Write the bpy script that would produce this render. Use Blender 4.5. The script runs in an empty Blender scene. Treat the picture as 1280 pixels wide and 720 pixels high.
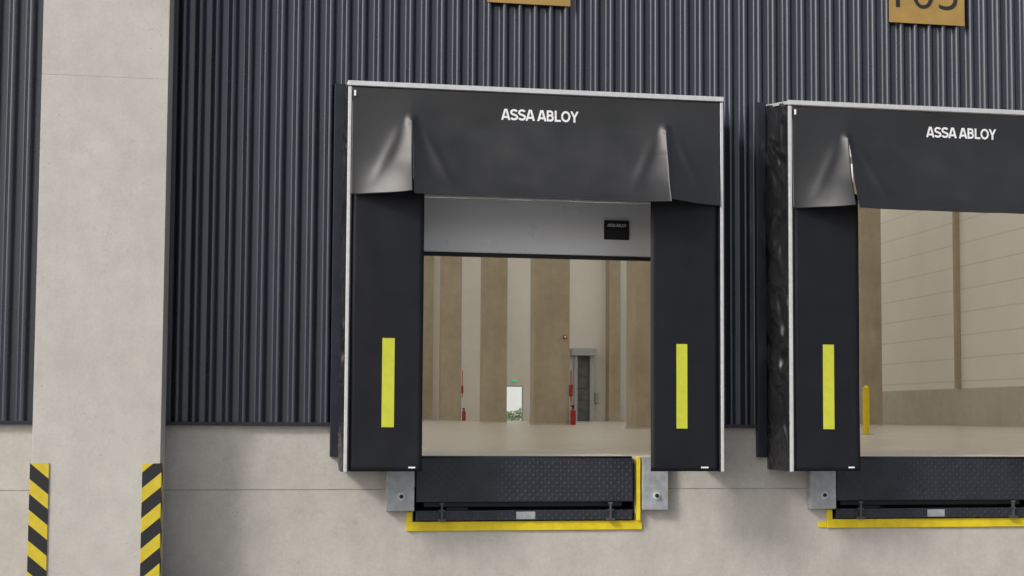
import bpy, math, random
from mathutils import Vector, Matrix, noise
random.seed(3)
S=bpy.context.scene
COL=S.collection
GZ=-1.08      # yard level ; dock pad bottoms are z=0
FZ=0.115      # hall floor
XL,W,H,SP=0.457,3.48,3.484,4.121
# ------------------------------------------------------------------ materials
def newmat(name):
    m=bpy.data.materials.new(name); m.use_nodes=True
    nt=m.node_tree; b=nt.nodes['Principled BSDF']
    return m,nt,b
def N(nt,t,**k):
    n=nt.nodes.new(t)
    for a,v in k.items():
        n.inputs[a].default_value=v
    return n
def simple(name,col,rough=.5,metal=0.,nscale=8,namp=.25,bump=.0,bscale=60,rvar=.1,spec=.5,sheen=0):
    m,nt,b=newmat(name); L=nt.links.new
    tc=nt.nodes.new('ShaderNodeTexCoord')
    n=N(nt,'ShaderNodeTexNoise',Scale=nscale,Detail=6.0,Roughness=.6)
    L(tc.outputs['Object'],n.inputs['Vector'])
    mr=nt.nodes.new('ShaderNodeMapRange'); mr.inputs[1].default_value=.3; mr.inputs[2].default_value=.7
    mr.inputs[3].default_value=1-namp; mr.inputs[4].default_value=1+namp
    L(n.outputs['Fac'],mr.inputs[0])
    mx=nt.nodes.new('ShaderNodeVectorMath'); mx.operation='SCALE'
    mx.inputs[0].default_value=col[:3]; L(mr.outputs[0],mx.inputs['Scale'])
    L(mx.outputs[0],b.inputs['Base Color'])
    mr2=nt.nodes.new('ShaderNodeMapRange'); mr2.inputs[3].default_value=max(.02,rough-rvar); mr2.inputs[4].default_value=min(1,rough+rvar)
    L(n.outputs['Fac'],mr2.inputs[0]); L(mr2.outputs[0],b.inputs['Roughness'])
    b.inputs['Metallic'].default_value=metal; b.inputs['Specular IOR Level'].default_value=spec
    b.inputs['Sheen Weight'].default_value=sheen; b.inputs['Sheen Roughness'].default_value=.5
    if bump>0:
        n2=N(nt,'ShaderNodeTexNoise',Scale=bscale,Detail=5.0)
        L(tc.outputs['Object'],n2.inputs['Vector'])
        bp=nt.nodes.new('ShaderNodeBump'); bp.inputs['Strength'].default_value=bump; bp.inputs['Distance'].default_value=.01
        L(n2.outputs['Fac'],bp.inputs['Height']); L(bp.outputs[0],b.inputs['Normal'])
    return m
def concrete(name,col,dark,rough=.8,stain=1.0,scale=1.0,spec=.3,mott=1.0,bumpy=True,crack=0):
    m,nt,b=newmat(name); L=nt.links.new
    tc=nt.nodes.new('ShaderNodeTexCoord')
    def noise_(s,det=7.0,ro=.62,vec=None):
        n=N(nt,'ShaderNodeTexNoise',Scale=s*scale,Detail=det,Roughness=ro); L(vec or tc.outputs['Object'],n.inputs['Vector']); return n.outputs['Fac']
    def rng(o,a,b_,lo=.3,hi=.7):
        r=nt.nodes.new('ShaderNodeMapRange'); r.inputs[1].default_value=lo; r.inputs[2].default_value=hi
        r.inputs[3].default_value=a; r.inputs[4].default_value=b_; L(o,r.inputs[0]); return r.outputs[0]
    def mul(a,b_):
        mu=nt.nodes.new('ShaderNodeMath'); mu.operation='MULTIPLY'; L(a,mu.inputs[0]); L(b_,mu.inputs[1]); return mu.outputs[0]
    mix=nt.nodes.new('ShaderNodeMix'); mix.data_type='RGBA'
    mix.inputs[6].default_value=(*dark,1); mix.inputs[7].default_value=(*col,1); L(rng(noise_(.9),0,1,.32,.68),mix.inputs[0])
    mp=nt.nodes.new('ShaderNodeMapping'); mp.inputs['Scale'].default_value=(2.0,2.0,.5); L(tc.outputs['Object'],mp.inputs['Vector'])
    fine=noise_(42,6.0,.7)
    k=mul(rng(noise_(1.6,8.0,.7,mp.outputs[0]),1-.06*stain,1+.05*stain), rng(fine,1-.07*mott,1+.06*mott))
    k=mul(k,rng(noise_(5.5,8.0,.68),1-.08*mott,1+.05*mott))
    vo=N(nt,'ShaderNodeTexVoronoi',Scale=11*scale); L(tc.outputs['Object'],vo.inputs['Vector'])
    pit=rng(vo.outputs['Distance'],.66,1,.05,.09)
    pm=rng(noise_(2.3,3.0),0,1,.45,.6)
    pmx=nt.nodes.new('ShaderNodeMix'); pmx.data_type='FLOAT'; pmx.inputs[2].default_value=1.0; L(pm,pmx.inputs[0]); L(pit,pmx.inputs[3])
    k=mul(k,pmx.outputs[0])
    if crack:
        n=N(nt,'ShaderNodeTexNoise',Scale=.75,Detail=5.0,Roughness=.55); L(tc.outputs['Object'],n.inputs['Vector'])
        s=nt.nodes.new('ShaderNodeMath'); s.operation='SUBTRACT'; s.inputs[1].default_value=.5; L(n.outputs['Fac'],s.inputs[0])
        a=nt.nodes.new('ShaderNodeMath'); a.operation='ABSOLUTE'; L(s.outputs[0],a.inputs[0])
        k=mul(k,rng(a.outputs[0],1-crack,1,.0,.0022))
    sc=nt.nodes.new('ShaderNodeVectorMath'); sc.operation='SCALE'; L(mix.outputs[2],sc.inputs[0]); L(k,sc.inputs['Scale'])
    L(sc.outputs[0],b.inputs['Base Color'])
    b.inputs['Roughness'].default_value=rough; b.inputs['Specular IOR Level'].default_value=spec
    if bumpy:
        bp=nt.nodes.new('ShaderNodeBump'); bp.inputs['Strength'].default_value=.3; bp.inputs['Distance'].default_value=.004
        ad=nt.nodes.new('ShaderNodeMath'); ad.operation='ADD'; L(fine,ad.inputs[0]); L(pmx.outputs[0],ad.inputs[1])
        L(ad.outputs[0],bp.inputs['Height']); L(bp.outputs[0],b.inputs['Normal'])
    return m
M={}
M['col']=concrete('column_concrete',(.58,.552,.51),(.52,.493,.452),stain=.8,mott=1.0,crack=.08)
M['plinth']=concrete('plinth_concrete',(.55,.52,.475),(.475,.45,.41),stain=1.2,mott=1.1,crack=.12)
M['icol']=concrete('hall_column_concrete',(.47,.40,.295),(.39,.33,.24),stain=1.6,scale=.5)
M['iplinth']=concrete('hall_base_concrete',(.54,.50,.42),(.48,.44,.37),scale=.5)
M['clad']=simple('coated_steel_cladding',(.024,.029,.045),.28,.0,nscale=2,namp=.10,rvar=.03,spec=1.0)
M['trim']=simple('coated_steel_flashing',(.020,.024,.036),.4,.2,nscale=5,namp=.15)
M['fabric']=simple('coated_fabric',(.0095,.0095,.010),.46,0,nscale=3,namp=.3,bump=.10,bscale=260,rvar=.06,spec=.85)
M['pad']=simple('pad_fabric',(.007,.008,.012),.55,0,nscale=3,namp=.25,bump=.12,bscale=300,rvar=.08,spec=.35)
M['side']=simple('side_canvas_fabric',(.016,.016,.018),.34,0,nscale=3,namp=.2,rvar=.04,spec=1.0)
M['alu']=simple('anodised_aluminium',(.68,.68,.69),.45,.3,nscale=20,namp=.08)
M['galv']=simple('galvanised_steel',(.42,.44,.46),.5,.35,nscale=14,namp=.18)
M['yellow']=simple('yellow_paint',(.76,.58,.012),.5,0,nscale=9,namp=.14)
M['byellow']=simple('bollard_paint',(.90,.70,.02),.35,0,nscale=9,namp=.05)
M['lime']=simple('yellow_reflective_strip',(.60,.62,.05),.45,0,nscale=12,namp=.06)
M['white']=simple('white_print',(.88,.88,.88),.5,0,nscale=20,namp=.03)
M['black']=simple('black_rubber',(.012,.012,.013),.6,0,nscale=20,namp=.2)
M['panel']=simple('door_panel_steel',(.90,.91,.95),.28,.0,nscale=3,namp=.01,rvar=.03,spec=1.0)
M['ochre']=simple('ochre_sign_board',(.40,.25,.07),.55,0,nscale=5,namp=.1)
M['ink']=simple('dark_print',(.02,.02,.025),.6,0,nscale=10,namp=.1)
M['red']=simple('red_paint',(.35,.02,.015),.4,0,nscale=10,namp=.1)
M['dark']=simple('dark_void_steel',(.012,.013,.016),.6,0,nscale=10,namp=.2)
M['seal']=simple('joint_mastic',(.27,.255,.235),.8,0,nscale=10,namp=.3)
M['lev']=simple('leveller_top_steel',(.42,.39,.33),.5,0,nscale=2,namp=.12)
M['roofm']=simple('roof_sheet',(.7,.68,.62),.6,0,nscale=2,namp=.05)
M['asph']=simple('yard_concrete',(.28,.275,.265),.85,0,nscale=.6,namp=.2,bump=.2)
M['render']=simple('bright_backdrop_white',(.85,.87,.84),.8,0,nscale=.5,namp=.04)  # near-white coat of the hall added to brighten the exit doorway
M['hedge']=simple('hedge_leaves',(.24,.34,.16),.7,0,nscale=3,namp=.3)
M['pale']=concrete('plain_wall_panel',(.80,.775,.71),(.75,.725,.66),rough=.6,stain=.4,scale=.3,mott=.3,bumpy=False)
M['greydoor']=simple('grey_door_leaf',(.14,.145,.15),.5,0,nscale=3,namp=.15)
m,nt,b=newmat('added_opal_rooflight'); nt.nodes.remove(b)  # warm diffuser for the added roof strips that light the hall
tr_=nt.nodes.new('ShaderNodeBsdfTranslucent'); tr_.inputs[0].default_value=(.97,.93,.85,1)
nt.links.new(tr_.outputs[0],nt.nodes['Material Output'].inputs[0]); M['opal']=m
def tread():
    m,nt,b=newmat('tread_plate_steel'); L=nt.links.new
    tc=nt.nodes.new('ShaderNodeTexCoord'); sp=nt.nodes.new('ShaderNodeSeparateXYZ'); L(tc.outputs['Object'],sp.inputs[0])
    def s(o,f,ph=0):
        a=nt.nodes.new('ShaderNodeMath'); a.operation='MULTIPLY'; a.inputs[1].default_value=f; L(o,a.inputs[0])
        c=nt.nodes.new('ShaderNodeMath'); c.operation='SINE'; L(a.outputs[0],c.inputs[0]); return c.outputs[0]
    f=2*math.pi/.075
    a=nt.nodes.new('ShaderNodeMath'); a.operation='MULTIPLY'; L(s(sp.outputs[0],f),a.inputs[0]); L(s(sp.outputs[2],f),a.inputs[1])
    r=nt.nodes.new('ShaderNodeMapRange'); r.inputs[1].default_value=.55; r.inputs[2].default_value=.8; L(a.outputs[0],r.inputs[0])
    n=N(nt,'ShaderNodeTexNoise',Scale=5.0,Detail=6.0); L(tc.outputs['Object'],n.inputs['Vector'])
    ad=nt.nodes.new('ShaderNodeMath'); ad.operation='MULTIPLY_ADD'; L(r.outputs[0],ad.inputs[0]); ad.inputs[1].default_value=.4; L(n.outputs['Fac'],ad.inputs[2])
    cr=nt.nodes.new('ShaderNodeMix'); cr.data_type='RGBA'; cr.inputs[6].default_value=(.012,.014,.022,1); cr.inputs[7].default_value=(.035,.037,.05,1)
    L(ad.outputs[0],cr.inputs[0]); L(cr.outputs[2],b.inputs['Base Color'])
    b.inputs['Roughness'].default_value=.42
    bp=nt.nodes.new('ShaderNodeBump'); bp.inputs['Strength'].default_value=.8; bp.inputs['Distance'].default_value=.004
    L(r.outputs[0],bp.inputs['Height']); L(bp.outputs[0],b.inputs['Normal'])
    return m
M['tread']=tread()
M['floor']=concrete('polished_hall_floor',(.52,.475,.395),(.46,.42,.345),rough=.26,stain=.6,scale=.35,spec=.4,bumpy=False)
def wallpanel():
    m,nt,b=newmat('insulated_wall_panel'); L=nt.links.new
    tc=nt.nodes.new('ShaderNodeTexCoord'); sp=nt.nodes.new('ShaderNodeSeparateXYZ'); L(tc.outputs['Object'],sp.inputs[0])
    a=nt.nodes.new('ShaderNodeMath'); a.operation='DIVIDE'; a.inputs[1].default_value=1.15; L(sp.outputs[2],a.inputs[0])
    fr=nt.nodes.new('ShaderNodeMath'); fr.operation='FRACT'; L(a.outputs[0],fr.inputs[0])
    r=nt.nodes.new('ShaderNodeMapRange'); r.inputs[1].default_value=.0; r.inputs[2].default_value=.07; r.inputs[3].default_value=.74; r.inputs[4].default_value=1; L(fr.outputs[0],r.inputs[0])
    n=N(nt,'ShaderNodeTexNoise',Scale=.5,Detail=4.0); L(tc.outputs['Object'],n.inputs['Vector'])
    r2=nt.nodes.new('ShaderNodeMapRange'); r2.inputs[3].default_value=.94; r2.inputs[4].default_value=1.06; L(n.outputs['Fac'],r2.inputs[0])
    mu=nt.nodes.new('ShaderNodeMath'); mu.operation='MULTIPLY'; L(r.outputs[0],mu.inputs[0]); L(r2.outputs[0],mu.inputs[1])
    sc=nt.nodes.new('ShaderNodeVectorMath'); sc.operation='SCALE'; sc.inputs[0].default_value=(.78,.74,.66); L(mu.outputs[0],sc.inputs['Scale'])
    L(sc.outputs[0],b.inputs['Base Color']); b.inputs['Roughness'].default_value=.5
    return m
M['wp']=wallpanel()
def hazard(sign):
    m,nt,b=newmat('hazard_stripes'); L=nt.links.new
    tc=nt.nodes.new('ShaderNodeTexCoord'); sp=nt.nodes.new('ShaderNodeSeparateXYZ'); L(tc.outputs['Object'],sp.inputs[0])
    xy=nt.nodes.new('ShaderNodeMath'); xy.operation='ADD' if sign>0 else 'SUBTRACT'
    L(sp.outputs[0],xy.inputs[0]); L(sp.outputs[1],xy.inputs[1])
    k=nt.nodes.new('ShaderNodeMath'); k.operation='MULTIPLY'; k.inputs[1].default_value=.85*sign; L(xy.outputs[0],k.inputs[0])
    a=nt.nodes.new('ShaderNodeMath'); a.operation='ADD'; L(sp.outputs[2],a.inputs[0]); L(k.outputs[0],a.inputs[1])
    d=nt.nodes.new('ShaderNodeMath'); d.operation='DIVIDE'; d.inputs[1].default_value=.262; L(a.outputs[0],d.inputs[0])
    fr=nt.nodes.new('ShaderNodeMath'); fr.operation='FRACT'; L(d.outputs[0],fr.inputs[0])
    g=nt.nodes.new('ShaderNodeMath'); g.operation='GREATER_THAN'; g.inputs[1].default_value=.52; L(fr.outputs[0],g.inputs[0])
    n=N(nt,'ShaderNodeTexNoise',Scale=14.0,Detail=6.0); L(tc.outputs['Object'],n.inputs['Vector'])
    r2=nt.nodes.new('ShaderNodeMapRange'); r2.inputs[3].default_value=.75; r2.inputs[4].default_value=1.18; L(n.outputs['Fac'],r2.inputs[0])
    mix=nt.nodes.new('ShaderNodeMix'); mix.data_type='RGBA'; mix.inputs[6].default_value=(.016,.016,.02,1); mix.inputs[7].default_value=(.68,.53,.03,1)
    L(g.outputs[0],mix.inputs[0])
    sc=nt.nodes.new('ShaderNodeVectorMath'); sc.operation='SCALE'; L(mix.outputs[2],sc.inputs[0]); L(r2.outputs[0],sc.inputs['Scale'])
    L(sc.outputs[0],b.inputs['Base Color']); b.inputs['Roughness'].default_value=.5
    return m
M['hazL']=hazard(1); M['hazR']=hazard(-1)
mg,nt,b=newmat('lit_green_sign'); b.inputs['Base Color'].default_value=(.02,.3,.1,1); b.inputs['Emission Color'].default_value=(.05,.9,.3,1); b.inputs['Emission Strength'].default_value=.5
M['exit']=mg
# ------------------------------------------------------------------ helpers
def link(o): COL.objects.link(o); return o
def tag(o,label=None,cat=None,group=None,kind=None):
    if label:o['label']=label
    if cat:o['category']=cat
    if group:o['group']=group
    if kind:o['kind']=kind
    return o
def empty(name,loc,**k):
    e=bpy.data.objects.new(name,None); e.location=loc; e.empty_display_size=.2; link(e); tag(e,**k); return e
def par(o,p):
    o.parent=p
    if p.parent is None: o.matrix_parent_inverse=Matrix.Translation(p.location).inverted()
    else: o.matrix_parent_inverse=Matrix.Identity(4)
    return o
def mk(name,verts,faces,mat,parent=None,smooth=False,bevel=0,**k):
    me=bpy.data.meshes.new(name); me.from_pydata(verts,[],faces); me.update()
    me.materials.append(mat)
    o=bpy.data.objects.new(name,me); link(o)
    if smooth:
        for p in me.polygons: p.use_smooth=True
    if bevel:
        md=o.modifiers.new('bevel','BEVEL'); md.width=bevel; md.segments=2; md.limit_method='ANGLE'
    if parent: par(o,parent)
    tag(o,**k)
    return o
def bx(l):
    v=[];f=[]
    for (x0,x1,y0,y1,z0,z1) in l:
        n=len(v)
        v+=[(x0,y0,z0),(x1,y0,z0),(x1,y1,z0),(x0,y1,z0),(x0,y0,z1),(x1,y0,z1),(x1,y1,z1),(x0,y1,z1)]
        f+=[tuple(n+i for i in q) for q in ((0,3,2,1),(4,5,6,7),(0,1,5,4),(1,2,6,5),(2,3,7,6),(3,0,4,7))]
    return v,f
def box(name,l,mat,parent=None,bevel=0,**k):
    if isinstance(l,tuple): l=[l]
    v,f=bx(l); return mk(name,v,f,mat,parent,bevel=bevel,**k)
def cyl(v,f,c,r,h,axis='z',n=16,r2=None):
    r2=r if r2 is None else r2
    b=len(v)
    for j,(t,rr) in enumerate(((0,r),(h,r2))):
        for i in range(n):
            a=2*math.pi*i/n; p=(math.cos(a)*rr,math.sin(a)*rr)
            if axis=='z': v.append((c[0]+p[0],c[1]+p[1],c[2]+t))
            elif axis=='y': v.append((c[0]+p[0],c[1]+t,c[2]+p[1]))
            else: v.append((c[0]+t,c[1]+p[0],c[2]+p[1]))
    for i in range(n):
        f.append((b+i,b+(i+1)%n,b+n+(i+1)%n,b+n+i))
    f.append(tuple(b+i for i in range(n))[::-1]); f.append(tuple(b+n+i for i in range(n)))
def text(name,s,width,cx,y,z0,capz,mat,parent,bold=.0):
    cu=bpy.data.curves.new(name,'FONT'); cu.body=s; cu.size=1; cu.extrude=.01; cu.offset=bold; cu.resolution_u=6
    to=bpy.data.objects.new(name+'_tmp',cu); link(to)
    bpy.context.view_layer.update()
    dg=bpy.context.evaluated_depsgraph_get()
    me=bpy.data.meshes.new_from_object(to.evaluated_get(dg)); bpy.data.objects.remove(to)
    xs=[v.co.x for v in me.vertices]; ys=[v.co.y for v in me.vertices]
    sx=width/(max(xs)-min(xs)); sz=capz/(max(ys)-min(ys)); mx=(max(xs)+min(xs))/2
    for v in me.vertices:
        x,yy,z=v.co; v.co=(cx+(x-mx)*sx, y-z*.2, z0+(yy-min(ys))*sz)
    me.materials.clear(); me.materials.append(mat)
    o=bpy.data.objects.new(name,me); link(o)
    if parent: par(o,parent)
    return o
def arc(cx,cz,rx,rz,a0,a1,n=14):
    return [(cx+rx*math.cos(math.radians(a0+(a1-a0)*i/n)),cz+rz*math.sin(math.radians(a0+(a1-a0)*i/n))) for i in range(n+1)]
ST=.185
def glyph(c):
    h=ST/2
    if c=='A': return .86,[([(.10,0),(.385,1)],0),([(.76,0),(.475,1)],0),([(.24,.27),(.62,.27)],0)]
    if c=='S':
        p=arc(.39,.715,.275,.195,22,90,6)+arc(.39,.715,.275,.195,90,232,12)[1:]
        q=arc(.39,.285,.285,.195,52,-90,12)+arc(.39,.285,.285,.195,-90,-160,6)[1:]
        return .78,[(p+q,0)]
    if c=='B': return .80,[([(.17,0),(.17,1)],0),([(.2,1-h),(.44,1-h)]+arc(.44,(1-h+.54)/2,.17,(1-h-.54)/2,90,-90,10)[1:]+[(.2,.54)],0),
                       ([(.2,.54),(.46,.54)]+arc(.46,(.54+h)/2,.19,(.54-h)/2,90,-90,10)[1:]+[(.2,h)],0)]
    if c=='L': return .70,[([(.17,0),(.17,1)],0),([(.2,h),(.66,h)],0)]
    if c=='O': return .94,[(arc(.47,.5,.345,.41,0,360,30)[:-1],1)]
    if c=='Y': return .80,[([(.11,1),(.40,.44)],0),([(.69,1),(.40,.44)],0),([(.40,.50),(.40,0)],0)]
    return .31,[]
def bold_text(name,s,cx,z0,cap,width,yf,mat,parent,eps=.0006):
    adv=[glyph(c)[0]-.05 for c in s]; tot=sum(adv); sx=width/tot
    v=[];f=[]; x=-tot/2; lay=0
    for c,a in zip(s,adv):
        for pts,closed in glyph(c)[1]:
            lay+=1; n=len(pts); b=len(v)
            for i,p in enumerate(pts):
                p0=pts[i-1] if (i>0 or closed) else None; p1=pts[(i+1)%n] if (i<n-1 or closed) else None
                d0=Vector((p[0]-p0[0],p[1]-p0[1])).normalized() if p0 else None
                d1=Vector((p1[0]-p[0],p1[1]-p[1])).normalized() if p1 else None
                d=(d0+d1).normalized() if d0 and d1 else (d0 or d1)
                nn=Vector((-d.y,d.x)); k=ST/2
                if d0 and d1: k/=max(.5,nn.dot(Vector((-d0.y,d0.x))))
                for sg in (1,-1):
                    zz=p[1]+nn.y*k*sg; xx=p[0]+nn.x*k*sg
                    if c in 'AY' and (i==0 or i==n-1) and abs(p[1]-round(p[1]))<.01:
                        zz=p[1]; xx=p[0]+sg*(1 if nn.x>0 else -1)*k*1.06
                    X=cx+(x+xx)*sx; Z=z0+zz*cap
                    v.append((X,yf(X,Z)-eps*(1+lay%3)*.6,Z))
            m=n if closed else n-1
            for i in range(m):
                a0=b+2*i; a1=b+2*((i+1)%n); f.append((a0,a0+1,a1+1,a1))
        x+=a
    return mk(name,v,f,mat,parent)
# ------------------------------------------------------------------ ground
box('yard_ground',(-400,400,-400,400,GZ-.3,GZ),M['asph'],kind='structure')
# ------------------------------------------------------------------ warehouse
XA,XB=-40.0,33.0; YE=82.0; ROOF=14.5
wh=empty('warehouse',(0,.8,GZ),label='large warehouse with dark ribbed steel cladding over concrete base',cat='warehouse')
OP=[(.80,3.60),(.80+SP,3.60+SP)]
ZC=.42; ZT=14.5; ZO=3.40
PITCH=.150; AMP=.052
def trap(u):
    u%=1.0
    if u<.20: return 1.0
    if u<.40: return 1-(u-.20)/.20
    if u<.80: return 0.0
    return (u-.80)/.20
def prof(x):
    u=x/PITCH; s=0
    for k in range(-5,6): s+=trap(u+k*.014)
    return .655-AMP*s/11
v=[];f=[]
def strip(xa,xb,za,zb):
    n=max(2,int((xb-xa)/PITCH*36)); b0=len(v)
    for i in range(n+1):
        x=xa+(xb-xa)*i/n; y=prof(x)
        v.append((x,y,za)); v.append((x,y,zb))
    for i in range(n):
        a=b0+2*i; f.append((a,a+2,a+3,a+1))
strip(-12,OP[0][0],ZC,ZT); strip(OP[0][1],OP[1][0],ZC,ZT); strip(OP[1][1],14,ZC,ZT)
strip(OP[0][0],OP[0][1],ZO,ZT); strip(OP[1][0],OP[1][1],ZO,ZT)
mk('ribbed_cladding',v,f,M['clad'],wh,smooth=True)
core=[(-40,OP[0][0],.665,.86,ZC,ZT),(OP[0][1],OP[1][0],.665,.86,ZC,ZT),(OP[1][1],33,.665,.86,ZC,ZT),
      (OP[0][0],OP[0][1],.665,.86,ZO,ZT),(OP[1][0],OP[1][1],.665,.86,ZO,ZT)]
box('wall_lining',core,M['pale'],wh)
P0,P1=1.13,3.26; PB=-.49
ZJ=-.19
def course(z0,z1):
    out=[]; xs=-40
    for k in (0,SP):
        a,bb=P0+k,P1+k
        out.append((xs,a,.655,.95,z0,z1)); xs=bb
    out.append((xs,33,.655,.95,z0,z1)); return out
pl=[]
pl+=[(-40,33,.655,.95,GZ-.2,PB)]
pl+=course(PB,ZJ-.004)
pl+=course(ZJ+.004,FZ)
pl+=[(-40,OP[0][0],.655,.95,FZ,ZC-.02),(OP[0][1],OP[1][0],.655,.95,FZ,ZC-.02),(OP[1][1],33,.655,.95,FZ,ZC-.02)]
box('concrete_plinth',pl,M['plinth'],wh)
box('joint_sealant',[(-40,P0,.658,.9,ZJ-.004,ZJ+.004),(P1,P0+SP,.658,.9,ZJ-.004,ZJ+.004),(P1+SP,33,.658,.9,ZJ-.004,ZJ+.004)],M['seal'],wh)
fl=[(-40,XL-.105,.590,.654,ZC-.022,ZC+.012),(XL+W+.105,XL+SP-.105,.590,.654,ZC-.022,ZC+.012),(XL+SP+W+.105,33,.590,.654,ZC-.022,ZC+.012)]
box('drip_flashing',fl,M['trim'],wh,bevel=.003)
for k in (0,SP):
    box('jamb_trim',(XL-.105+k,XL-.012+k,.585,.653,FZ,3.60),M['trim'],wh,bevel=.004)
    box('jamb_trim',(XL+W+.012+k,XL+W+.105+k,.585,.653,FZ,3.60),M['trim'],wh,bevel=.004)
box('hall_floor',[(XA,XB,.95,YE,FZ-.3,FZ)],M['floor'],wh)
wp0=1.85+FZ
box('side_wall',[(XB,XB+.2,.95,YE,wp0,ROOF)],M['wp'],wh)
box('side_wall_base',[(XB-.06,XB+.2,.95,YE,FZ,wp0)],M['iplinth'],wh)
box('far_side_wall',[(XA-.2,XA,.95,YE,FZ,ROOF)],M['wp'],wh)
DX0,DX1,DZ=14.75,16.0,2.45
box('end_wall',[(XA,XB,YE,YE+.2,wp0+.6,ROOF),(XA,DX0,YE,YE+.2,FZ,wp0+.6),(DX1,XB,YE,YE+.2,FZ,wp0+.6)],M['pale'],wh)
rf=[]; op=[]; y=.95
while y<YE:
    rf.append((XA,XB,y,y+1.6,ROOF,ROOF+.25)); op.append((y+1.6,min(y+8,YE))); y+=8.0
for x in (-33,-22,-11,0,11,22): rf.append((x,x+.4,.95,YE,ROOF-.9,ROOF-.003))
box('roof_deck',rf,M['roofm'],wh)
v=[];f=[]
for a,b_ in op:
    n=len(v); v+=[(XA,a,ROOF+.1),(XB,a,ROOF+.1),(XB,b_,ROOF+.1),(XA,b_,ROOF+.1)]; f.append((n,n+1,n+2,n+3))
mk('added_rooflight',v,f,M['opal'],wh)  # unseen translucent strips, added so soft daylight fills the hall
box('roof_parapet',[(-40,33,.60,.94,ZT+.003,ROOF+.5)],M['trim'],wh)
for yy in (68.0,51.4,34.8,18.2):
    box('wall_post',[(XB-.26,XB-.003,yy,yy+.22,wp0+.003,ROOF)],M['icol'],wh)
pt=empty('inner_door_portal',(20.2,YE-.2,FZ),label='pale grey dock door portal with dark opening in far hall wall',cat='door')
box('frame_post',(19.55,19.75,YE-.7,YE-.07,FZ,4.7),M['galv'],pt)
box('frame_post',(20.65,20.9,YE-.7,YE-.07,FZ,4.7),M['galv'],pt)
box('door_hood',[(19.3,21.05,YE-1.0,YE-.07,4.703,5.2)],M['galv'],pt)
box('door_leaf',[(19.8,20.6,YE-.2,YE-.07,FZ+.02+i*.76,FZ+.76+i*.76) for i in range(6)],M['greydoor'],pt)
box('control_box',(21.1,21.35,YE-.3,YE-.07,1.4,2.1),M['galv'],pt)
ex=empty('exit_sign',(15.3,YE-.2,3.0),label='small green lit exit sign above far doorway',cat='sign')
box('sign_face',[(15.22,15.52,YE-.12,YE-.07,2.85,3.0)],M['exit'],ex)
box('sign_housing',[(15.19,15.55,YE-.068,YE-.005,2.83,3.02)],M['white'],ex)
xd=empty('exit_door_frame',(15.375,YE+.1,FZ),label='slim grey frame around the far open exit doorway',cat='door frame')
box('frame_side',(DX0+.002,DX0+.07,YE+.02,YE+.16,FZ,wp0+.598),M['galv'],xd)
box('frame_side',(DX1-.07,DX1-.002,YE+.02,YE+.16,FZ,wp0+.598),M['galv'],xd)
box('frame_head',(DX0+.072,DX1-.072,YE+.02,YE+.16,wp0+.52,wp0+.598),M['galv'],xd)
def hcol(x,yy,w=1.3,d=1.1):
    e=empty('hall_column',(x+w/2,yy+d/2,FZ),label='square beige concrete column standing on the hall floor',cat='column',group='concrete columns inside the hall')
    box('shaft',[(x,x+w,yy,yy+d,FZ,ROOF-.003)],M['icol'],e,bevel=.03)
    box('base_joint',[(x-.02,x+w+.02,yy-.02,yy+d+.02,FZ,FZ+.05)],M['iplinth'],e)
    return e
hcol(10.35,28.4,1.2); hcol(10.0,43.9,1.5); hcol(9.95,59.2); hcol(9.6,76.5,1.35)
hcol(28.9,54.0,1.1,1.0); hcol(-9,28.4); hcol(-9,43.9)
hcol(8.75,YE-1.2,.75,1.1); hcol(21.9,YE-1.2,.8,1.1); hcol(14.0,YE-.6,.35,.5); hcol(17.9,YE-.6,.35,.5)
def exting(x,yy):
    e=empty('fire_extinguisher',(x,yy,FZ),label='red fire extinguisher standing by a hall column',cat='fire extinguisher',group='fire extinguishers in the hall')
    v=[];f=[]; cyl(v,f,(x,yy,FZ),.12,.58); cyl(v,f,(x,yy,FZ+.58),.12,.1,r2=.05)
    mk('cylinder_body',v,f,M['red'],e)
    v=[];f=[]; cyl(v,f,(x,yy,FZ+.68),.05,.10); v2,f2=bx([(x-.12,x+.06,yy-.03,yy+.03,FZ+.76,FZ+.82)]); n=len(v); v+=v2; f+=[tuple(i+n for i in q) for q in f2]
    mk('valve',v,f,M['black'],e)
exting(11.62,43.75); exting(11.1,76.2)
def pipe(x,yy,z0,z1):
    e=empty('hose_riser',(x,yy,z0),label='thin red riser pipe with small box fixed to hall column',cat='pipe')
    v=[];f=[]; cyl(v,f,(x,yy,z0),.025,z1-z0); mk('riser',v,f,M['red'],e)
    box('riser_box',[(x-.06,x+.06,yy-.1,yy+.1,z0+.3,z0+.8)],M['red'],e,bevel=.02)
pipe(11.56,43.9,1.0,2.4); pipe(11.02,76.5,1.6,3.4)
cb=empty('call_point',(11.3,43.85,3.6),label='small red alarm call point on hall column',cat='alarm')
box('call_point_box',[(11.2,11.36,43.8,43.898,3.72,3.88)],M['red'],cb,bevel=.01)
box('call_point_face',[(11.24,11.32,43.78,43.8,3.76,3.84)],M['white'],cb)
BX_,BY_=12.9,17.2
bo=empty('bollard',(BX_,BY_,FZ),label='yellow steel bollard standing on the hall floor',cat='bollard')
v=[];f=[]; cyl(v,f,(BX_,BY_,FZ+.012),.072,1.05,n=24); cyl(v,f,(BX_,BY_,FZ+1.062),.072,.05,n=24,r2=.03)
mk('post',v,f,M['byellow'],bo,bevel=.006)
box('base_plate',[(BX_-.13,BX_+.13,BY_-.13,BY_+.13,FZ,FZ+.012)],M['galv'],bo)
nb_=empty('added_bright_hall',(16,YE+45,GZ),label='pale hall added to brighten the view through the far exit doorway',cat='backdrop')  # added white hall, catches sun so the exit doorway looks bright
box('wall',[(-20,60,YE+45,YE+60,GZ,7)],M['render'],nb_)
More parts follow.
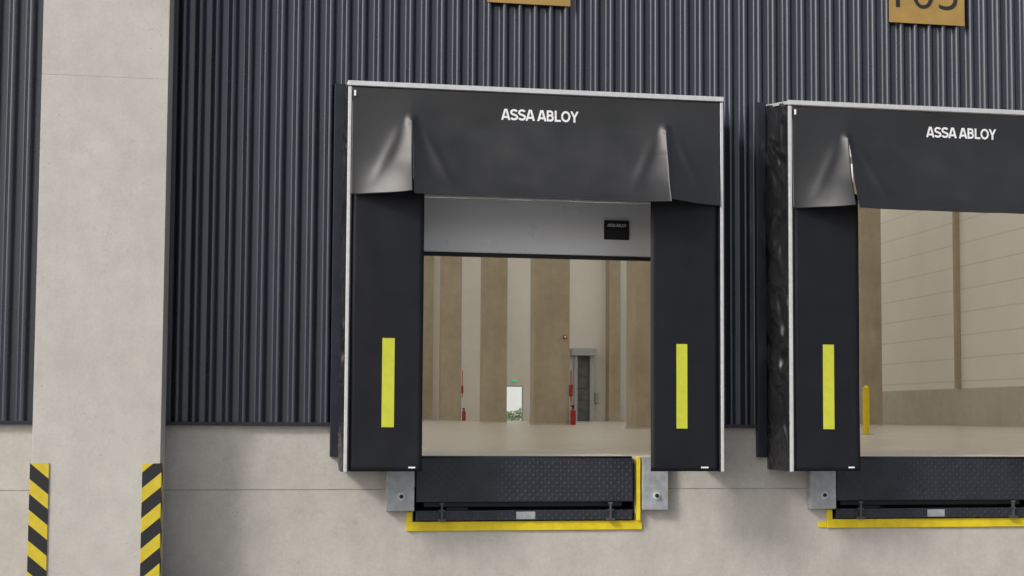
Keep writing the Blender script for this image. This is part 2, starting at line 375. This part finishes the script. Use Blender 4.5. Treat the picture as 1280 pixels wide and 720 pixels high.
box('wall_base',[(-20,60,YE+44.95,YE+44.998,GZ,-.6)],M['iplinth'],nb_)
box('roof_edge',[(-20.2,60.2,YE+44.8,YE+60.2,7.003,7.4)],M['trim'],nb_)
v=[];f=[]
for i in range(9000):
    x=random.uniform(14,30); hh=2.0+.45*noise.noise(Vector((x*.9,0,1)))+.25*noise.noise(Vector((x*3,0,1)))
    c=Vector((x,YE+41+random.uniform(-.6,.6),GZ+random.random()*hh))
    a=Vector((random.gauss(0,1),random.gauss(0,1),random.gauss(0,1))).normalized()*.11; b2=a.orthogonal().normalized()*.08
    n=len(v); v+=[tuple(c-a),tuple(c+b2),tuple(c+a),tuple(c-b2)]; f.append((n,n+1,n+2,n+3))
mk('hedge',v,f,M['hedge'],kind='stuff')
# ------------------------------------------------------------------ outside column
CX0,CX1,CY0=-2.20,-1.125,.14
oc=empty('concrete_column',((CX0+CX1)/2,.35,GZ),label='tall pale concrete column with striped corner guards beside the facade',cat='column')
box('shaft',[(CX0,CX1,CY0,.58,GZ,3.46),(CX0,CX1,CY0,.58,3.46,14)],M['col'],oc,bevel=.0035)
gz1=.07
g=.012
box('corner_guard',[(CX0-g,CX0+.145,CY0-g,CY0-.002,GZ,gz1),(CX0-g,CX0-.002,CY0-.002,CY0+.145,GZ,gz1)],M['hazL'],oc)
box('corner_guard',[(CX1-.150,CX1+g,CY0-g,CY0-.002,GZ,gz1),(CX1+.002,CX1+g,CY0-.002,CY0+.145,GZ,gz1)],M['hazR'],oc)
# ------------------------------------------------------------------ dock shelter
made=[]
def fabric_grid(xa,xb,z_top,zbot,yf,nx,nz):
    v=[];f=[]
    for j in range(nz+1):
        t=j/nz
        for i in range(nx+1):
            x=xa+(xb-xa)*i/nx; z=z_top+(zbot(x)-z_top)*t
            v.append((x,yf(x,z,t),z))
    for j in range(nz):
        for i in range(nx):
            a=j*(nx+1)+i; f.append((a,a+nx+1,a+nx+2,a+1))
    return v,f
sh=empty('dock_shelter',(XL+W/2,.32,0),label='black fabric dock shelter with aluminium edge fixed to ribbed wall',cat='dock shelter',group='dock shelters along the facade')
XR=XL+W
box('front_frame',[(XL,XL+.030,-.012,.02,0,H-.048),(XR-.030,XR,-.012,.02,0,H-.048),(XL-.004,XR+.004,-.022,.02,H-.040,H+.004)],M['alu'],sh,bevel=.004)
box('frame_gasket',(XL+.032,XL+.042,-.008,.02,0,H-.05),M['black'],sh)
box('frame_gasket',(XR-.042,XR-.032,-.008,.02,0,H-.05),M['black'],sh)
v=[(XL,.0,H-.005),(XR,.0,H-.005),(XR,.6,H+.09),(XL,.6,H+.09),(XL,.0,H-.03),(XR,.0,H-.03),(XR,.6,H+.065),(XL,.6,H+.065)]
f=[(0,1,2,3),(7,6,5,4),(0,4,5,1),(1,5,6,2),(2,6,7,3),(3,7,4,0)]
v=[(a,b_+.021,c) for a,b_,c in v]
mk('top_canopy',v,f,M['side'],sh)
for xa,xb in ((XL-.006,XL+.02),(XR-.02,XR+.006)):
    v=[]
    for yy,zz in ((.021,H+.002),(.60,H+.098)):
        v+=[(xa,yy,zz-.03),(xb,yy,zz-.03),(xb,yy,zz),(xa,yy,zz)]
    mk('canopy_edge',v,[(0,1,2,3),(4,7,6,5),(0,4,5,1),(1,5,6,2),(2,6,7,3),(3,7,4,0)],M['alu'],sh)
def sidec(xs,sgn,seed):
    v=[];f=[];ny,nz=48,280
    for j in range(nz+1):
        z=(3.50)*j/nz
        for i in range(ny+1):
            t=i/ny; y=.022+.60*t
            zz=z+(.10*t)*(z/3.5)-(.03)*(z/3.5)
            p=Vector((y*2.0,z*1.3+seed,seed)); q=Vector((y*3.2+z*1.1,z*2.9-y*2.4,seed*2))
            q+=Vector((noise.noise(p*2.5),noise.noise(p*2.5+Vector((5,5,5))),0))*.6
            w=math.sin(math.pi*min(max(t,0),1))**.5
            ridge=abs(noise.noise(q))
            r2=abs(noise.noise(q*2.4+Vector((3,1,2))))
            d=(noise.noise(p)*.02-ridge*.085-r2*.035+.045)*w
            v.append((xs+sgn*d,y,zz))
    for j in range(nz):
        for i in range(ny):
            a=j*(ny+1)+i; f.append((a,a+1,a+ny+2,a+ny+1))
    return mk('side_canvas',v,f,M['side'],sh,smooth=True)
sidec(XL,-1,1.7); sidec(XR,1,5.3)
T1,T2=1.024,3.375; ZA=3.13; ZTOP=H-.05
def sst(a): a=min(max(a,0),1); return a*a*(3-2*a)
def zbot(x,sec):
    n=.004*noise.noise(Vector((x*5,0,sec*3)))
    if sec==1: return 2.445+n
    d=(T1-x) if sec==0 else (x-T2)
    return 2.462+.016*math.exp(-d/.15)+n
def yhead(x,z,sec):
    t=(ZTOP-z)/.98; t=min(max(t,0),1)
    edge=min(x-XL-.034,XR-.034-x)
    ek=.10+.90*sst(edge/.55)
    y=-.008-ek*(.012*t+.20*t**2.4)
    for xt in (T1,T2):
        d=abs(x-xt)
        below=min(max((ZA-z)/.66,0),1)
        if z>ZA:
            r=math.hypot(d/.8,z-ZA)
            y-=.044*max(0,1-r/.10)**1.8+ .008*math.exp(-(r/.2)**2)
        else:
            wdt=.08+.17*below
            k=max(0,1-d/wdt)
            y-=.044*(1-.45*below)*k**1.8+.008*math.exp(-(d/.2)**2)
            d2=abs(d-.08-.30*below)
            y-=.009*math.exp(-(d2/.05)**2)*math.sin(math.pi*min(1,below*1.1))
    if sec==1:
        c=(x-(T1+T2)/2)/((T2-T1)/2)
        y+=.05*math.sin(math.pi*min(t*.75,1))*(1-c*c)
        y-=.030*min(max((ZA-.03-z)/.20,0),1)
    q=1-max(0,(t-.8)/.2)*.6
    y-=.018*noise.noise(Vector((x*1.5,z*3.4,4.)))*min(1,t*3)*q*ek
    y-=.009*noise.noise(Vector((x*3.4,z*5,9.)))*min(1,t*3)*q*ek
    return y
v=[];f=[]; cols=[]
for sec,(xa,xb,n) in enumerate(((XL+.034,T1,48),(T1,T2,200),(T2,XR-.034,48))):
    for i in range(n+1):
        cols.append((xa+(xb-xa)*i/n,sec))
NZ=100; grid={}
for ci,(x,sec) in enumerate(cols):
    for j in range(NZ+1):
        t=j/NZ; z=ZTOP+(zbot(x,sec)-ZTOP)*t
        dup_=ci>0 and abs(cols[ci-1][0]-x)<1e-6
        if dup_ and z>ZA-.03:
            grid[ci,j]=grid[ci-1,j]
        else:
            xo=x
            if sec==1 and z<ZA:
                k=(ZA-z)/.68
                if abs(x-T1)<1e-6: xo=x+.012*k
                if abs(x-T2)<1e-6: xo=x-.012*k
            grid[ci,j]=len(v); v.append((xo,yhead(x,z,sec),z))
for ci in range(len(cols)-1):
    if cols[ci][1]!=cols[ci+1][1]: continue
    for j in range(NZ):
        q=(grid[ci,j],grid[ci,j+1],grid[ci+1,j+1],grid[ci+1,j]); f.append(q)
hc=mk('head_curtain',v,f,M['fabric'],sh,smooth=True)
md=hc.modifiers.new('thick','SOLIDIFY'); md.thickness=.002; md.offset=-1
bold_text('lettering','ASSA ABLOY',(1.85+2.547)/2,3.192,.102,.715,lambda x,z:yhead(x,z,1)-.003,M['white'],sh)
def pad(xa,xb,xs):
    def yf(x,z,t): return .012+.014*noise.noise(Vector((x*1.5,z*.8,xs)))+.004*noise.noise(Vector((x*6,z*2,xs)))
    v,f=fabric_grid(xa,xb,2.62,lambda x:.004,yf,14,60)
    o=mk('side_curtain',v,f,M['pad'],sh,smooth=True); md=o.modifiers.new('thick','SOLIDIFY'); md.thickness=.006; md.offset=-1
    return yf,o
yfa,pa=pad(XL+.044,1.150,2.1); yfb,pb=pad(3.245,XR-.044,7.7)
def onpad(name,x0,x1,z0,z1,yf,mat,p,off=.004):
    v,f=fabric_grid(x0,x1,z1,lambda x:z0,lambda x,z,t:yf(x,z,t)-off,4,20)
    return mk(name,v,f,mat,p,smooth=True)
onpad('marking_strip',.787,.897,.395,1.187,yfa,M['lime'],pa)
onpad('marking_strip',3.487,3.592,.395,1.172,yfb,M['lime'],pb)
onpad('care_tag',1.03,1.09,.032,.046,yfa,M['white'],pa); onpad('care_tag',3.72,3.79,.032,.046,yfb,M['white'],pb)
box('care_tag',(XL+.05,XL+.068,-.026,-.020,3.35,3.40),M['white'],sh)
made.append(sh)
# ------------------------------------------------------------------ leveller
lv=empty('dock_leveller',(2.195,.66,GZ+.5),label='dark steel dock leveller with tread plate lip in concrete pit',cat='dock leveller',group='dock levellers under the openings')
LX0,LX1=1.155,3.225
box('lip_plate',(LX0,LX1,.585,.62,-.305,FZ-.012),M['tread'],lv,bevel=.004)
box('platform_deck',[(LX0,LX1,.622,2.9,FZ-.05,FZ+.006)],M['lev'],lv)
v=[];f=[]; cyl(v,f,(LX0+.01,.60,FZ-.006),.016,LX1-LX0-.02,axis='x',n=14)
mk('hinge_tube',v,f,M['trim'],lv,smooth=True)
box('pit_lining',[(P0+.002,P0+.012,.66,2.9,PB,FZ-.06),(P1-.012,P1-.002,.66,2.9,PB,FZ-.06),(P0+.012,P1-.012,1.2,1.22,PB,FZ-.06)],M['dark'],lv)
box('toe_bar',[(LX0,LX1,.60,.66,PB+.012,PB+.105)],M['tread'],lv,bevel=.006)
box('rear_beam',[(LX0+.08,LX1-.08,.70,.78,-.36,-.31),(LX0+.3,LX0+.5,.7,.78,-.40,-.362)],M['trim'],lv,bevel=.005)
M['mid']=simple('worn_dark_steel',(.09,.092,.10),.45,.3,nscale=14,namp=.2)
def keeper(x):
    v,f=bx([(x-.008,x+.008,.565,.60,-.47,-.32),(x-.04,x+.04,.570,.598,-.483,-.462),(x-.02,x+.02,.570,.584,-.33,-.31)])
    cyl(v,f,(x-.028,.578,-.385),.010,.056,axis='x',n=12)
    return mk('lip_keeper',v,f,M['mid'],lv,bevel=.002)
keeper(LX0+.24); keeper(LX1-.22)
box('rating_plate',[(2.10,2.28,.594,.5985,PB+.022,PB+.092)],M['galv'],lv)
made.append(lv)
def bumper(x0,x1):
    e=empty('bumper_plate',((x0+x1)/2,.62,-.38),label='galvanised steel bumper plate bolted to the concrete base',cat='bumper',group='bumper plates beside the levellers')
    v2,f2=bx([(x0,x1,.56,.575,-.385,FZ+.005),(x0,x0+.012,.5755,.654,-.385,FZ+.005),(x1-.012,x1,.5755,.654,-.385,FZ+.005)])
    mk('plate',v2,f2,M['galv'],e,bevel=.004)
    cx=(x0+x1)/2+.01
    v=[];f=[]; cyl(v,f,(cx,.548,-.25),.038,.011,axis='y',n=24); mk('washer',v,f,M['alu'],e,bevel=.002)
    v=[];f=[]; cyl(v,f,(cx,.530,-.25),.020,.018,axis='y',n=6); mk('bolt',v,f,M['black'],e)
    made.append(e); return e
bumper(.87,1.135); bumper(3.315,3.565)
def dup(e,off):
    c=e.copy(); COL.objects.link(c); c.location=e.location+off
    def rec(src,dst):
        for ch in list(src.children):
            k=ch.copy(); COL.objects.link(k); k.parent=dst
            k.matrix_parent_inverse=ch.matrix_parent_inverse.copy()
            rec(ch,k)
    rec(e,c); return c
for e in made: dup(e,Vector((SP,0,0)))
for k,lx,lab in ((0,1.07,'yellow painted steel edge framing the leveller pit'),(SP,.985,'yellow painted pit edge with longer stepped bottom strip')):
    ye=empty('pit_edge_frame',(2.195+k,.65,PB-.08),label=lab,cat='edge frame',group='yellow pit edges on the concrete base')
    if k: box('bottom_angle',[(1.07+k,3.325+k,.630,.654,-.575,PB),(lx+k,1.068+k,.642,.654,-.572,-.515)],M['yellow'],ye,bevel=.003)
    else: box('bottom_angle',[(1.07+k,3.325+k,.630,.654,-.575,PB)],M['yellow'],ye,bevel=.003)
    box('upright_angle',[(3.266+k,3.300+k,.590,.654,PB+.001,FZ+.004)],M['yellow'],ye,bevel=.003)
    box('upright_angle',[(1.07+k,1.125+k,.630,.654,PB+.001,-.395)],M['yellow'],ye,bevel=.003)
# ------------------------------------------------------------------ sectional door
sd=empty('sectional_door',(2.2,.98,2.0),label='pale grey sectional door lowered partway behind the shelter',cat='door')
box('door_panel',[(.84,3.56,.865,.905,2.075,2.60),(.84,3.56,.865,.905,2.606,3.10),(.84,3.56,.865,.905,3.106,3.6)],M['panel'],sd,bevel=.004)
box('bottom_seal',[(.84,3.56,.855,.91,2.035,2.072)],M['black'],sd,bevel=.008)
nb=box('name_plate',[(3.0,3.25,.845,.863,2.235,2.425)],M['black'],sd,bevel=.004)
box('plate_window',[(3.02,3.23,.841,.844,2.25,2.325)],M['ink'],nb)
bold_text('plate_lettering','ASSA ABLOY',3.125,2.36,.030,.19,lambda x,z:.843,M['white'],nb)
box('door_track',(.80,.84,.955,1.02,FZ,3.6),M['galv'],sd)
box('door_track',(3.56,3.60,.955,1.02,FZ,3.6),M['galv'],sd)
# ------------------------------------------------------------------ bay signs
def sign(x0,s,z0):
    e=empty('bay_sign',(x0+.405,.6,z0),label='ochre dock number board reading %s on ribbed wall'%s,cat='sign',group='dock number boards above the shelters')
    box('board',[(x0,x0+.81,.586,.596,z0,z0+.60)],M['ochre'],e,bevel=.002)
    text('number',s,.66,x0+.40,.583,z0+.155,.34,M['ink'],e,bold=-.012)
sign(1.79,'104',4.455); sign(5.87,'105',4.475)
# ------------------------------------------------------------------ camera
f_=1700; yaw,pit,rol,h=.160,.058,.006,.510
cy_,sy_=math.cos(yaw),math.sin(yaw)
F=Vector((sy_*math.cos(pit),cy_*math.cos(pit),math.sin(pit))); R=Vector((cy_,-sy_,0)); U=R.cross(F)
c_,s_=math.cos(rol),math.sin(rol)
R2=c_*R+s_*U; U2=-s_*R+c_*U
cam=bpy.data.cameras.new('camera'); co=bpy.data.objects.new('camera',cam); link(co)
co.matrix_world=Matrix((( R2.x,U2.x,-F.x,0),(R2.y,U2.y,-F.y,-12.1),(R2.z,U2.z,-F.z,h),(0,0,0,1)))
cam.lens=f_/1280*36; cam.sensor_width=36; cam.shift_y=60/1280; cam.clip_end=2000; cam.clip_start=.1
S.camera=co
# ------------------------------------------------------------------ light
el=math.radians(34); az=math.radians(56)
d=Vector((-math.sin(az)*math.cos(el),-math.cos(az)*math.cos(el),math.sin(el)))
sl=bpy.data.lights.new('sun','SUN'); sl.energy=1.9; sl.angle=math.radians(10); sl.color=(1,.96,.91)
so=bpy.data.objects.new('sun',sl); link(so); so.rotation_euler=d.to_track_quat('Z','Y').to_euler()
w=bpy.data.worlds.new('World'); S.world=w; w.use_nodes=True
nt=w.node_tree; bg=nt.nodes['Background']
sk=nt.nodes.new('ShaderNodeTexSky'); sk.sky_type='NISHITA'; sk.sun_disc=False
sk.sun_elevation=el; sk.sun_rotation=math.atan2(d.x,d.y); sk.dust_density=3; sk.air_density=1
hs=nt.nodes.new('ShaderNodeHueSaturation'); hs.inputs['Saturation'].default_value=.4
nt.links.new(sk.outputs[0],hs.inputs['Color']); nt.links.new(hs.outputs[0],bg.inputs['Color'])
bg.inputs['Strength'].default_value=.14
S.view_settings.view_transform='Standard'; S.view_settings.look='None'; S.view_settings.exposure=0
